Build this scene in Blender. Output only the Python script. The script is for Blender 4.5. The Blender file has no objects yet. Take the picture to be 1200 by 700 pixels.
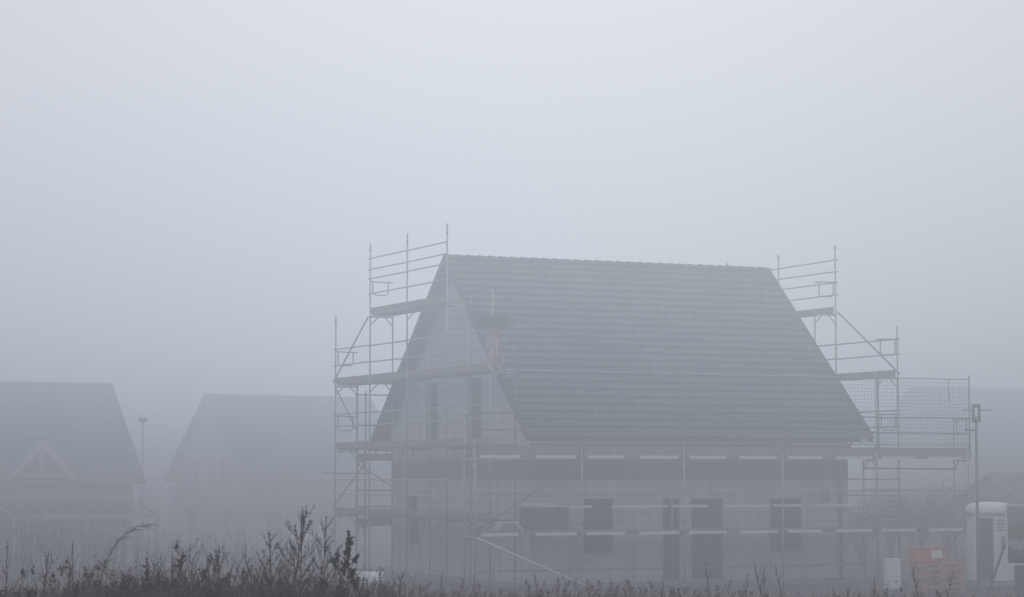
import bpy, bmesh, math, random
from mathutils import Vector, Matrix
R = math.radians
S = bpy.context.scene
COL = S.collection
rnd = random.Random(7)

# ------------------------------------------------------------------ helpers
class MB:
    """collects simple shapes, then links them as ONE mesh object"""
    def __init__(s): s.v = []; s.f = []; s.m = []
    def poly(s, pts, m=0):
        n = len(s.v); s.v += [tuple(p) for p in pts]; s.f.append(tuple(range(n, n+len(pts)))); s.m.append(m)
    def box(s, a, b, m=0):
        x0, y0, z0 = a; x1, y1, z1 = b; n = len(s.v)
        s.v += [(x0,y0,z0),(x1,y0,z0),(x1,y1,z0),(x0,y1,z0),(x0,y0,z1),(x1,y0,z1),(x1,y1,z1),(x0,y1,z1)]
        for q in ((0,3,2,1),(4,5,6,7),(0,1,5,4),(1,2,6,5),(2,3,7,6),(3,0,4,7)):
            s.f.append(tuple(n+i for i in q)); s.m.append(m)
    def tube(s, pts, r, n=7, m=0, caps=True):
        pts = [Vector(p) for p in pts]; rs = r if isinstance(r, (list, tuple)) else [r]*len(pts)
        base = len(s.v); k = len(pts)
        for i, p in enumerate(pts):
            d = (pts[min(i+1,k-1)] - pts[max(i-1,0)])
            d = d.normalized() if d.length > 1e-9 else Vector((0,0,1))
            a = d.cross(Vector((0,0,1)) if abs(d.z) < .9 else Vector((1,0,0))).normalized(); b = d.cross(a)
            for j in range(n):
                t = 2*math.pi*j/n
                s.v.append(tuple(p + (a*math.cos(t) + b*math.sin(t))*rs[i]))
        for i in range(k-1):
            for j in range(n):
                s.f.append((base+i*n+j, base+i*n+(j+1)%n, base+(i+1)*n+(j+1)%n, base+(i+1)*n+j)); s.m.append(m)
        if caps:
            s.f.append(tuple(base+j for j in range(n))[::-1]); s.m.append(m)
            s.f.append(tuple(base+(k-1)*n+j for j in range(n))); s.m.append(m)
    def prism(s, ring, off, m=0):
        """closed ring of points extruded by off"""
        off = Vector(off); n = len(s.v); k = len(ring)
        s.v += [tuple(p) for p in ring] + [tuple(Vector(p)+off) for p in ring]
        s.f.append(tuple(range(n, n+k))[::-1]); s.m.append(m)
        s.f.append(tuple(range(n+k, n+2*k))); s.m.append(m)
        for j in range(k):
            s.f.append((n+j, n+(j+1)%k, n+k+(j+1)%k, n+k+j)); s.m.append(m)
    def build(s, name, mats, parent=None, smooth=False, bevel=0, loc=None, fixn=True):
        me = bpy.data.meshes.new(name); me.from_pydata(s.v, [], s.f)
        for m in (mats if isinstance(mats, list) else [mats]): me.materials.append(m)
        me.polygons.foreach_set('material_index', s.m)
        if smooth: me.polygons.foreach_set('use_smooth', [True]*len(s.f))
        if fixn:
            bm = bmesh.new(); bm.from_mesh(me); bmesh.ops.recalc_face_normals(bm, faces=bm.faces); bm.to_mesh(me); bm.free()
        me.update()
        o = bpy.data.objects.new(name, me); COL.objects.link(o)
        if parent: o.parent = parent
        if loc: o.location = loc
        if bevel:
            b = o.modifiers.new('bevel', 'BEVEL'); b.width = bevel; b.segments = 2; b.limit_method = 'ANGLE'
        return o

def tag(o, label=None, cat=None, group=None, kind=None):
    for k, v in (('label', label), ('category', cat), ('group', group), ('kind', kind)):
        if v: o[k] = v
    return o
def empty(name, loc, rz=0, label=None, cat=None, group=None):
    o = bpy.data.objects.new(name, None); COL.objects.link(o); o.empty_display_size = .3
    o.location = loc; o.rotation_euler = (0, 0, rz); return tag(o, label, cat, group)
def copy_tree(o, parent=None):
    c = o.copy(); COL.objects.link(c)
    if parent: c.parent = parent
    for ch in list(o.children): copy_tree(ch, c)
    return c

# ------------------------------------------------------------------ materials
def mat(name, col, rough=.8, var=.25, scale=3., metal=0., bump=0., detail=6, spec=.3, coat=None):
    m = bpy.data.materials.new(name); m.use_nodes = True; nt = m.node_tree; N = nt.nodes; L = nt.links
    b = N['Principled BSDF']; b.inputs['Roughness'].default_value = rough; b.inputs['Metallic'].default_value = metal
    b.inputs['Specular IOR Level'].default_value = spec
    tc = N.new('ShaderNodeTexCoord'); no = N.new('ShaderNodeTexNoise')
    no.inputs['Scale'].default_value = scale; no.inputs['Detail'].default_value = detail
    L.new(tc.outputs['Object'], no.inputs['Vector'])
    ra = N.new('ShaderNodeValToRGB'); ra.color_ramp.elements[0].position = .3; ra.color_ramp.elements[1].position = .7
    lo = [max(0, c*(1-var)) for c in col]; hi = [min(1, c*(1+var)) for c in col]
    ra.color_ramp.elements[0].color = (*lo, 1); ra.color_ramp.elements[1].color = (*hi, 1)
    L.new(no.outputs['Fac'], ra.inputs['Fac']); L.new(ra.outputs['Color'], b.inputs['Base Color'])
    if bump:
        bp = N.new('ShaderNodeBump'); bp.inputs['Strength'].default_value = bump; bp.inputs['Distance'].default_value = .02
        n2 = N.new('ShaderNodeTexNoise'); n2.inputs['Scale'].default_value = scale*8; n2.inputs['Detail'].default_value = 4
        L.new(tc.outputs['Object'], n2.inputs['Vector']); L.new(n2.outputs['Fac'], bp.inputs['Height']); L.new(bp.outputs['Normal'], b.inputs['Normal'])
    return m

def wall_mat(name, col, joints=True):
    m = mat(name, col, .9, .12, .9, bump=.3); nt = m.node_tree; N = nt.nodes; L = nt.links
    b = N['Principled BSDF']; src = b.inputs['Base Color'].links[0].from_socket
    tc = [n for n in N if n.type == 'TEX_COORD'][0]
    # rain streaks and grime, faint block courses
    mp = N.new('ShaderNodeMapping'); mp.inputs['Scale'].default_value = (2.2, 2.2, .25); L.new(tc.outputs['Object'], mp.inputs['Vector'])
    st = N.new('ShaderNodeTexNoise'); st.inputs['Scale'].default_value = 1.6; st.inputs['Detail'].default_value = 5; L.new(mp.outputs['Vector'], st.inputs['Vector'])
    r2 = N.new('ShaderNodeValToRGB'); r2.color_ramp.elements[0].position = .35; r2.color_ramp.elements[0].color = (.78,.78,.78,1); r2.color_ramp.elements[1].position = .6
    L.new(st.outputs['Fac'], r2.inputs['Fac'])
    mx = N.new('ShaderNodeMix'); mx.data_type = 'RGBA'; mx.blend_type = 'MULTIPLY'; mx.inputs['Factor'].default_value = 1
    L.new(src, mx.inputs['A']); L.new(r2.outputs['Color'], mx.inputs['B']); out = mx.outputs['Result']
    if joints:
        sx = N.new('ShaderNodeSeparateXYZ'); L.new(tc.outputs['Object'], sx.inputs['Vector'])
        md = N.new('ShaderNodeMath'); md.operation = 'PINGPONG'; md.inputs[1].default_value = .125; L.new(sx.outputs['Z'], md.inputs[0])
        r3 = N.new('ShaderNodeValToRGB'); r3.color_ramp.elements[0].color = (.72,.72,.72,1); r3.color_ramp.elements[1].position = .1
        L.new(md.outputs['Value'], r3.inputs['Fac'])
        m2 = N.new('ShaderNodeMix'); m2.data_type = 'RGBA'; m2.blend_type = 'MULTIPLY'; m2.inputs['Factor'].default_value = .6
        L.new(out, m2.inputs['A']); L.new(r3.outputs['Color'], m2.inputs['B']); out = m2.outputs['Result']
    L.new(out, b.inputs['Base Color']); return m

M = dict(
    plaster=wall_mat('grey_block_wall', (.55,.565,.57)),
    render=wall_mat('pale_render', (.32,.32,.325), False),
    ring=mat('dark_ring_beam', (.2,.212,.215), .9, .2, 1.5, bump=.3),
    tile=mat('slate_grey_tile', (.050,.078,.074), .65, .35, .7, bump=.2, spec=.3),
    tile_edge=mat('gap_shade_tile_edge', (.012,.015,.014), .9, .3, 3),  # gap shade below each tile course, painted as a darker edge
    wood=mat('dark_soffit_wood', (.09,.085,.08), .8, .3, 4),
    frame=mat('anthracite_frame', (.03,.032,.036), .5, .15, 5),
    white=mat('white_frame', (.75,.75,.74), .5, .06, 5),
    farwhite=mat('grey_white_board', (.3,.3,.31), .6, .1, 4),
    glass=mat('dark_glass', (.012,.014,.016), .3, .3, .6, spec=.3),
    zinc=mat('zinc_sheet', (.36,.38,.4), .45, .15, 6, metal=.6),
    steel=mat('galvanised_tube', (.4,.415,.42), .5, .22, 9, metal=.2),
    steel_dk=mat('weathered_tube', (.16,.165,.17), .6, .25, 9, metal=.15),
    plank=mat('weathered_plank', (.2,.195,.18), .9, .35, 5, bump=.3),
    toe=mat('toe_board_wood', (.26,.245,.2), .9, .3, 4, bump=.3),
    strip=mat('pale_deck_edge', (.72,.74,.75), .5, .08, 6, metal=.1),
    net=mat('grey_safety_net', (.16,.18,.19), .8, .2, 5),
    soil=mat('bare_soil', (.075,.062,.055), .95, .35, .7, bump=.8),
    weed=mat('dry_weed_stem', (.075,.034,.036), .9, .45, 3),
    seed=mat('dry_seed_head', (.062,.045,.046), .95, .45, 5),
    reed=mat('dry_plume', (.12,.10,.09), .95, .3, 5),
    thatch=mat('dry_ground_cover', (.12,.062,.068), .95, .5, .9),
    leaf=mat('dull_green_leaf', (.05,.06,.045), .8, .45, 2),
    bark=mat('bark', (.06,.05,.045), .9, .3, 6),
    fir=mat('fir_needles', (.035,.06,.035), .8, .4, 8),
    red=mat('faded_red_ribbon', (.5,.2,.22), .6, .15, 6),
    yellow=mat('pale_yellow_ribbon', (.7,.68,.42), .6, .12, 6),
    ribbon=mat('white_ribbon', (.75,.75,.75), .6, .08, 6),
    toilet=mat('pale_plastic_wall', (.78,.8,.82), .5, .08, 3),
    dome=mat('white_translucent_roof', (.82,.84,.85), .4, .04, 3),
    tdoor=mat('slate_blue_plastic', (.06,.085,.13), .5, .12, 3),
    tframe=mat('grey_plastic_profile', (.25,.27,.3), .5, .1, 3),
    cabinet=mat('light_grey_cabinet', (.82,.83,.83), .5, .06, 4),
    dark=mat('dark_rubber', (.02,.02,.02), .7, .2, 5),
    orange=mat('orange_plastic', (.6,.2,.12), .5, .12, 4),
    paper=mat('white_paper', (.8,.8,.8), .8, .03, 4),
    pallet=mat('reddish_pallet_wood', (.5,.25,.16), .9, .22, 4, bump=.3),
    brick=mat('red_clay_block', (.36,.15,.11), .9, .2, 4, bump=.3),
    tarp=mat('white_sheeting', (.78,.79,.8), .5, .05, 3),
    black=mat('black_sheeting', (.085,.088,.095), .6, .3, 3),
)
M['bag'] = mat('woven_white_bag', (.66,.67,.68), .8, .08, 4)

def tile_tone(m):
    nt = m.node_tree; N = nt.nodes; L = nt.links; b = N['Principled BSDF']; src = b.inputs['Base Color'].links[0].from_socket
    tc = [n for n in N if n.type == 'TEX_COORD'][0]
    mp = N.new('ShaderNodeMapping'); mp.inputs['Scale'].default_value = (3.37, 3.2, 3.2); L.new(tc.outputs['Object'], mp.inputs['Vector'])
    vo = N.new('ShaderNodeTexVoronoi'); vo.inputs['Scale'].default_value = 1.0; L.new(mp.outputs['Vector'], vo.inputs['Vector'])
    bw = N.new('ShaderNodeMapRange'); bw.inputs['To Min'].default_value = .72; bw.inputs['To Max'].default_value = 1.3
    sc_ = N.new('ShaderNodeSeparateColor'); L.new(vo.outputs['Color'], sc_.inputs['Color']); L.new(sc_.outputs[0], bw.inputs['Value'])
    mx = N.new('ShaderNodeMix'); mx.data_type = 'RGBA'; mx.blend_type = 'MULTIPLY'; mx.inputs['Factor'].default_value = 1
    L.new(src, mx.inputs['A']); L.new(bw.outputs['Result'], mx.inputs['B']); L.new(mx.outputs['Result'], b.inputs['Base Color'])
tile_tone(M['tile'])

# ground: brown soil near the house, dry grass elsewhere
def ground_mat():
    m = bpy.data.materials.new('field_ground'); m.use_nodes = True; nt = m.node_tree; N = nt.nodes; L = nt.links
    b = N['Principled BSDF']; b.inputs['Roughness'].default_value = .95
    tc = N.new('ShaderNodeTexCoord'); n1 = N.new('ShaderNodeTexNoise'); n1.inputs['Scale'].default_value = .12; n1.inputs['Detail'].default_value = 8
    n2 = N.new('ShaderNodeTexNoise'); n2.inputs['Scale'].default_value = 2.5; n2.inputs['Detail'].default_value = 8
    L.new(tc.outputs['Object'], n1.inputs['Vector']); L.new(tc.outputs['Object'], n2.inputs['Vector'])
    r1 = N.new('ShaderNodeValToRGB'); r1.color_ramp.elements[0].position = .4; r1.color_ramp.elements[1].position = .62
    r1.color_ramp.elements[0].color = (.062,.046,.042,1); r1.color_ramp.elements[1].color = (.06,.062,.042,1)
    r2 = N.new('ShaderNodeValToRGB'); r2.color_ramp.elements[0].color = (.55,.55,.55,1); r2.color_ramp.elements[1].color = (1.3,1.25,1.2,1)
    mx = N.new('ShaderNodeMix'); mx.data_type = 'RGBA'; mx.blend_type = 'MULTIPLY'; mx.inputs['Factor'].default_value = 1
    L.new(n1.outputs['Fac'], r1.inputs['Fac']); L.new(n2.outputs['Fac'], r2.inputs['Fac'])
    L.new(r1.outputs['Color'], mx.inputs['A']); L.new(r2.outputs['Color'], mx.inputs['B']); L.new(mx.outputs['Result'], b.inputs['Base Color'])
    bp = N.new('ShaderNodeBump'); bp.inputs['Distance'].default_value = .08; L.new(n2.outputs['Fac'], bp.inputs['Height']); L.new(bp.outputs['Normal'], b.inputs['Normal'])
    return m

def sst(a, b, x):
    t = min(1, max(0, (x-a)/(b-a))); return t*t*(3-2*t)
def gz(x, y):
    bank = 1.35*(1-sst(18, 50, y))
    dip = -1.5*sst(75, 110, y)*(1-sst(-12, 6, x))
    near = sst(56, 60, y)*(1-sst(85, 95, y))
    return bank + dip + (.05*math.sin(x*.9+y*.7)+.04*math.sin(x*2.1-y*1.3))*(1-near) + .0*near

# ------------------------------------------------------------------ ground
def axis(lo, hi, fine_lo, fine_hi, fine, coarse):
    a = []; x = lo
    while x < hi: a.append(x); x += fine if fine_lo <= x < fine_hi else coarse
    return a + [hi]
xs = axis(-600, 600, -40, 40, 1.0, 20); ys = axis(-60, 1400, -4, 130, 1.0, 20)
g = MB(); nx = len(xs)
g.v = [(x, y, gz(x, y)) for y in ys for x in xs]
for j in range(len(ys)-1):
    for i in range(nx-1):
        g.f.append((j*nx+i, j*nx+i+1, (j+1)*nx+i+1, (j+1)*nx+i)); g.m.append(0)
tag(g.build('ground', ground_mat(), smooth=True, fixn=False), kind='structure')

# ------------------------------------------------------------------ roof and walls
def tiled_slope(name, L, p0, eave, ridge, m, parent, rows, cols, edge='tile_edge'):
    """interlocking tiles: a wavy stepped sheet from the eave line up to the ridge line; p0 = u of the left verge"""
    b = MB(); e = Vector(eave); r = Vector(ridge); d = (r-e)/rows; up = d.normalized()
    n = Vector((1,0,0)).cross(up).normalized()
    if n.z < 0: n = -n
    K = 8; prof = [0,.35,.8,1,.8,.3,-.1,-.15]
    for j in range(rows):
        sh = rnd.uniform(-.012, .012)
        base = len(b.v)
        for t, lift in ((-.12, .075), (1.0, .012)):
            for i in range(cols*K+1):
                u = p0 + L*i/(cols*K)
                hgt = lift + .026*prof[(i + (K//2)*(j % 2)) % K]
                q = e + d*(j+t) + n*hgt
                b.v.append((u + (sh if 0 < i < cols*K else 0), q.y, q.z))
        w = cols*K+1
        for i in range(w-1):
            b.f.append((base+i, base+i+1, base+w+i+1, base+w+i)); b.m.append(0)
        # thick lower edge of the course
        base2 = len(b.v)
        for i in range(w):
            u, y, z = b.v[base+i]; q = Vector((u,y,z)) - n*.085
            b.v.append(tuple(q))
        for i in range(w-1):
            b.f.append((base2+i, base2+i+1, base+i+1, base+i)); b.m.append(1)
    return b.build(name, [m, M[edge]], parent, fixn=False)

def wall_with_holes(b, width, top, holes, P, depth, m=0):
    """P(s, z, d) -> point; top(s) height of the wall; holes = (s0, s1, z0, z1); reveals go inwards by depth"""
    br = sorted(set([0, width] + [h[0] for h in holes] + [h[1] for h in holes] + ([width/2] if top(width/2) > top(0)+.1 else [])))
    for s0, s1 in zip(br[:-1], br[1:]):
        hs = sorted([h for h in holes if h[0] < (s0+s1)/2 < h[1]], key=lambda h: h[2]); z = 0
        for h in hs:
            if h[2] > z: b.poly([P(s0,z,0), P(s1,z,0), P(s1,h[2],0), P(s0,h[2],0)], m)
            z = h[3]
        b.poly([P(s0,z,0), P(s1,z,0), P(s1,top(s1),0), P(s0,top(s0),0)], m)
    for s0, s1, z0, z1 in holes:
        for a, c in (((s0,z0),(s1,z0)), ((s1,z0),(s1,z1)), ((s1,z1),(s0,z1)), ((s0,z1),(s0,z0))):
            b.poly([P(*a,0), P(*c,0), P(*c,depth), P(*a,depth)], m)

def window(parent, P, h, depth, name='window', fm=None, bars=1, transom=None, sill=True):
    s0, s1, z0, z1 = h; fm = fm or M['frame']; b = MB(); w = .07
    def bx(a, c, e, g, d0, d1):
        q = [P(a,e,d0),P(c,e,d0),P(c,g,d0),P(a,g,d0)]
        b.prism(q, Vector(P(a,e,d1))-Vector(P(a,e,d0)))
    d0, d1 = depth-.09, depth-.02
    bx(s0+.004, s0+w, z0+.004, z1-.004, d0, d1); bx(s1-w, s1-.004, z0+.004, z1-.004, d0, d1)
    bx(s0+w, s1-w, z0+.004, z0+w, d0, d1); bx(s0+w, s1-w, z1-w, z1-.004, d0, d1)
    for k in range(1, bars+1):
        c = s0+(s1-s0)*k/(bars+1); bx(c-.035, c+.035, z0+w, z1-w, d0+.005, d1)
    root = b.build(name, fm, parent)
    if transom:
        t = MB(); q = [P(s0+w,transom-.035,d0+.008),P(s1-w,transom-.035,d0+.008),P(s1-w,transom+.035,d0+.008),P(s0+w,transom+.035,d0+.008)]
        t.prism(q, Vector(P(0,0,d1))-Vector(P(0,0,d0+.012))); t.build('transom', fm, root)
    p = MB(); p.poly([P(s0+.02,z0+.02,depth-.045),P(s1-.02,z0+.02,depth-.045),P(s1-.02,z1-.02,depth-.045),P(s0+.02,z1-.02,depth-.045)])
    p.build('pane', M['glass'], root)
    if sill:
        t = MB(); q = [P(s0-.04,z0-.035,-.05),P(s1+.04,z0-.035,-.05),P(s1+.04,z0-.003,-.05),P(s0-.04,z0-.003,-.05)]
        t.prism(q, Vector(P(0,0,-.003))-Vector(P(0,0,-.05))); t.build('sill', M['zinc'], root)
    return root

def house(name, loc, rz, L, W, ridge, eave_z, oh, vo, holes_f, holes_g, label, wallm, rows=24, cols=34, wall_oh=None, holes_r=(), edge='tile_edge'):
    """L along the eave, W across the gable; oh eave overhang, vo verge overhang"""
    root = empty(name, loc, rz, label, 'house')
    hw = W/2+oh; slope = (ridge-eave_z)/hw
    wt = eave_z + oh*slope - .16            # wall head under the rafters
    dep = .2
    Pf = lambda s, z, d: (s, d, z)
    Pb = lambda s, z, d: (L-s, W-d, z)
    Pg = lambda s, z, d: (d, W-s, z)        # left gable seen from outside: s runs from the far corner
    Pr = lambda s, z, d: (L-d, s, z)
    b = MB(); wall_with_holes(b, L, lambda s: wt, holes_f, Pf, dep); b.build('wall', wallm, root, fixn=False)
    b = MB(); wall_with_holes(b, L, lambda s: wt, [], Pb, dep)
    b.build('wall', wallm, root, fixn=False)
    gt = lambda s: wt + slope*min(s, W-s)
    b = MB(); wall_with_holes(b, W, gt, holes_g, Pg, dep); b.build('gable_wall', wallm, root, fixn=False)
    b = MB(); wall_with_holes(b, W, gt, list(holes_r), Pr, dep); b.build('gable_wall', wallm, root, fixn=False)
    for h in holes_f: window(root, Pf, h, dep, 'window' if h[2] > .5 else 'door', bars=1 if h[2] > .5 else (0 if h[1]-h[0] < .7 else 1), transom=None if h[2] > .5 else 1.6, sill=h[2] > .5)
    for h in holes_g: window(root, Pg, h, dep, 'window', bars=0, transom=(h[2]+1.05 if h[3]-h[2] > 1.5 else None))
    for h in holes_r: window(root, Pr, h, dep, 'window', bars=0)
    # roof: structure slab with overhangs, tiles on top
    y0, y1, yc = -oh, W+oh, W/2
    slab = MB(); t = .14
    for ya in (y0, y1):
        slab.prism([(-vo, ya, eave_z-.02), (-vo, yc, ridge-.02), (-vo, yc, ridge-.02-t), (-vo, ya, eave_z-.02-t)], (L+2*vo, 0, 0))
    rf = slab.build('roof', M['wood'], root)
    for ya in (y0, y1):
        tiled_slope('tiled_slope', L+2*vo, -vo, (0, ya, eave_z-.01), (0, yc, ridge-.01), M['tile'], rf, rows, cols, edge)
    for uu in (-vo-.032, L+vo+.003):
        for ya in (y0, y1):
            v = MB(); v.prism([(uu, ya-.02*(1 if ya > yc else -1)*-1, eave_z+.07), (uu, yc, ridge+.09), (uu, yc, ridge-.17), (uu, ya, eave_z-.18)], (.029, 0, 0))
            v.build('verge_board', M['frame'], rf)
    rt = MB(); k = int((L+2*vo)/.34)
    for i in range(k):
        u0 = -vo + (L+2*vo)*i/k; u1 = -vo + (L+2*vo)*(i+1.12)/k
        ring0 = []; ring1 = []
        for j in range(9):
            a = math.pi*j/8
            ring0.append((u0, yc+.155*math.cos(a), ridge-.01+.13*math.sin(a))); ring1.append((u1, yc+.135*math.cos(a), ridge-.02+.105*math.sin(a)))
        n = len(rt.v); rt.v += ring0+ring1
        for j in range(8): rt.f.append((n+j, n+j+1, n+9+j+1, n+9+j)); rt.m.append(0)
        rt.f.append(tuple(range(n, n+9))); rt.m.append(0)
    rt.build('ridge_tiles', M['tile'], rf, fixn=False)
    for ya, sg in ((y0, -1), (y1, 1)):
        gu = MB(); pts = []
        for j in range(7):
            a = math.pi*j/6
            pts.append((ya+sg*.075+.07*math.cos(a), eave_z+.01-.07*math.sin(a)))
        for (ya0, za0), (ya1, za1) in zip(pts[:-1], pts[1:]):
            gu.poly([(-vo, ya0, za0), (L+vo, ya0, za0), (L+vo, ya1, za1), (-vo, ya1, za1)])
        gu.tube([(-vo, ya+sg*.145, eave_z+.012), (L+vo, ya+sg*.145, eave_z+.012)], .011, 6)
        gu.build('gutter', M['zinc'], rf)
    return root, Pf, Pg

TH = R(24.583); A = Vector((.492, 64.437, 0))
def H2W(u, v, z=0):
    return Vector((A.x+u*math.cos(TH)-v*math.sin(TH), A.y+u*math.sin(TH)+v*math.cos(TH), z))

hf = [(1.57,2.47,.94,2.39), (3.98,4.5,.18,2.39), (4.86,5.86,.18,2.39), (7.34,8.38,.94,2.38)]
hg = [(9.9-7.21,9.9-6.33,3.95,5.72), (9.9-4.13,9.9-3.2,3.95,5.74), (9.9-8.71,9.9-7.83,1.02,2.44)]
hg = sorted(hg)
main, Pf, Pg = house('unfinished_house', A, TH, 9.9, 9.908, 9.215, 4.107, .659, .394, hf, hg,
    'unfinished house with dark tiled gable roof, wrapped in scaffolding', M['plaster'])
rb = MB(); o = .006
rb.box((-o, -o, 2.9), (9.9+o, -.001, 3.42)); rb.box((-o, -.001, 2.9), (-.001, 9.908+o, 3.42)); rb.box((9.901, -.001, 2.9), (9.9+o, 9.908+o, 3.42))
rb.build('ring_beam', M['ring'], main)
dp = MB(); dp.tube([(9.62,-.73,4.04),(9.62,-.55,3.86),(9.62,-.12,3.62),(9.62,-.07,3.5),(9.62,-.07,.1)], .05, 10); dp.build('downpipe', M['zinc'], main, smooth=True)
wv = MB(); wv.box((8.98,-.02,2.28),(9.3,-.001,2.62)); wv.build('wall_vent', M['ring'], main)
go_ = MB(); go_.box((9.86,-.83,3.93),(10.02,-.7,4.05)); go_.build('gutter_outlet', M['strip'], main)
pl = MB(); pl.box((-.012,-.012,-.3), (9.912,9.92,.16)); pl.build('plinth', M['ring'], main)

# ------------------------------------------------------------------ scaffolds
TR = .0255
def scaffold(name, base_uv, label):
    b = H2W(*base_uv); r = empty(name, b, TH, label, 'scaffold'); r['_u'] = base_uv[0]; r['_v'] = base_uv[1]; return r
class Sc:
    def __init__(s, root): s.r = root; s.o = Vector((root['_u'], root['_v'], 0)); del root['_u']; del root['_v']
    def q(s, p): return tuple(Vector(p)-s.o)
    def tube(s, name, pts, rad=TR, m='steel', parent=None):
        b = MB(); b.tube([s.q(p) for p in pts], rad, 8); return b.build(name, M[m], parent or s.r, smooth=True)
    def post(s, u, v, top, z0=0.0, m='steel'):
        z0 = z0 or gz(*H2W(u, v).xy)
        p = s.tube('post', [(u,v,z0+.02),(u,v,top)], TR, m)
        f = MB(); f.box(s.q((u-.075,v-.075,z0+.004)), s.q((u+.075,v+.075,z0+.018))); f.tube([s.q((u,v,z0+.018)),s.q((u,v,z0+.3))], .019, 6); f.build('base_plate', M['steel_dk'], p)
        z = 1.5
        while z < top-.3:
            c = MB(); c.tube([s.q((u,v,z+.22)), s.q((u,v,z+.30))], .034, 8); z += 2; c.build('coupler', M['steel_dk'], p)
        return p
    def transom(s, a, b, z, m='steel'):
        a = Vector((*a, z)); b = Vector((*b, z)); d = (b-a).normalized()
        t = s.tube('transom', [a, b], .024, m)
        for e, sg in ((a, 1), (b, -1)):
            g = MB(); g.tube([s.q(e + d*sg*.02 + Vector((0,0,-.25))), s.q(e + d*sg*.24 + Vector((0,0,-.02)))], .018, 6); g.build('gusset', M[m], t)
    def deck(s, a, b, w, z, strips=False, m='plank'):
        """a, b ends on the outer line, w = vector to the inner line"""
        a = Vector((*a, z)); b = Vector((*b, z)); w = Vector((*w, 0)); e = (b-a).normalized(); k = MB(); nb = 2 if strips else 1
        wn = w.normalized(); wl = w.length-.08
        for i in range(nb):
            o0 = wn*(.04+wl*i/nb+.006); o1 = wn*(.04+wl*(i+1)/nb-.006)
            z_ = Vector((0,0,rnd.uniform(0,.006)))
            k.prism([s.q(a+e*.03+o0+z_), s.q(b-e*.03+o0+z_), s.q(b-e*.03+o1+z_), s.q(a+e*.03+o1+z_)], (0,0,.055))
        dk = k.build('deck', M[m], s.r)
        if strips:
            ln = (b-a).length
            for c0, c1 in ((.05, .415), (.565, .945)):
                t = MB(); p0 = a+e*ln*(c0+rnd.uniform(-.01,.01)); p1 = a+e*ln*(c1+rnd.uniform(-.015,.015)); oo = wn*.037
                t.prism([s.q(p0+oo+Vector((0,0,-.02))), s.q(p1+oo+Vector((0,0,-.02))), s.q(p1+oo+Vector((0,0,.06))), s.q(p0+oo+Vector((0,0,.06)))], -wn*.02)
                t.build('edge_strip', M['strip'], dk)
        return dk
    def board(s, a, b, z0, z1, off=(0,0), name='toe_board', m='toe', t=.03, inset=.03):
        a = Vector((*a,0)); b = Vector((*b,0)); e = (b-a).normalized(); o = Vector((*off,0)); n = Vector((-e.y,e.x,0))
        k = MB(); k.prism([s.q(a+e*inset+o+Vector((0,0,z0))), s.q(b-e*inset+o+Vector((0,0,z0))), s.q(b-e*inset+o+Vector((0,0,z1))), s.q(a+e*inset+o+Vector((0,0,z1)))], n*t)
        return k.build(name, M[m], s.r)
    def loop(s, a, b, z0, z1):
        """bent end rail between the two posts of an end frame"""
        a = Vector((*a,0)); b = Vector((*b,0)); d = b-a
        p = lambda t, z: a+d*t+Vector((0,0,z))
        k = MB(); k.tube([s.q(p(0,z1)), s.q(p(1,z1-.02))], .019, 6)
        k.tube([s.q(p(.12,z1)), s.q(p(.12,z0+.06)), s.q(p(.2,z0)), s.q(p(.72,z0)), s.q(p(.8,z0+.06)), s.q(p(.8,z1-.02))], .017, 6)
        k.build('end_rail', M['steel_dk'], s.r, smooth=True)

# --- long side facing us
F = Sc(scaffold('facade_scaffold', (-2.045,-1.0), 'long scaffold with safety net along the eaves side of the unfinished house'))
U = [-2.045+3.07*k for k in range(6)]; VO, VI = -1.004, -.3
for k, u in enumerate(U):
    F.post(u, VO, 3.95); F.tube('net_post', [(u+.055,VO-.0,3.5),(u+.055,VO,5.86 if k else 4.75)], .022, 'steel_dk'); F.post(u, VI, 3.4 if 0 < k < 5 else 4.7)
    for z in (1.44, 3.44):
        F.transom((u,VO), (u,VI), z)
for k in range(5):
    a, b = (U[k],VO), (U[k+1],VO)
    for z in (1.47, 3.49): F.deck(a, b, (0, VI-VO), z, True)
    F.board(a, b, 3.55, 3.8, (0,.045))
    F.board(a, b, 1.53, 1.60, (0,.045))
    for z in (2.6, 2.06, 4.64, 4.21):
        if z in (2.06,) : continue
        F.tube('guard_rail', [(U[k]-.06,VO-.045,z+rnd.uniform(-.01,.01)), (U[k+1]+.06,VO-.045,z+rnd.uniform(-.01,.01))], .02, 'steel' if z < 3 else 'steel_dk')
    F.tube('guard_rail', [(U[k]-.05,VO-.045,3.885), (U[k+1]+.05,VO-.045,3.885)], .016)
    if k: F.tube('net_rail', [(U[k]-.05,VO-.03,5.76), (U[k+1]+.05,VO-.03,5.75)], .014)
    else: F.tube('net_rail', [(-1.2,VO-.03,5.77), (U[1]+.05,VO-.03,5.76)], .019)
for (u0, u1) in ((-.4,.55),(.05,.95),(1.0,1.65),(2.25,3.95),(4.1,5.2),(5.75,7.1),(7.25,8.2),(8.6,10.0)):
    zz = 2.19 if u0 != -.4 else 2.26
    F.board((u0,VI-.03), (u1,VI-.03), zz-.035, zz+.035, name='guard_board', m='strip', inset=0)
for k in (0,1,2): F.tube('guard_rail', [(U[k],VO-.04,.55), (U[k+1]-(.6 if k==1 else 0),VO-.04,.55)], .018, 'steel_dk')
F.tube('guard_rail', [(7.3,VO-.04,.57), (U[4],VO-.04,.57)], .018, 'steel_dk')
F.tube('diagonal_brace', [(U[0],VO-.07,1.42), (U[1]+.25,VO-.07,.05)], .028, 'strip')
F.tube('diagonal_brace', [(U[0],VO-.07,1.6), (U[1],VO-.07,3.45)], .022, 'steel_dk')
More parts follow.
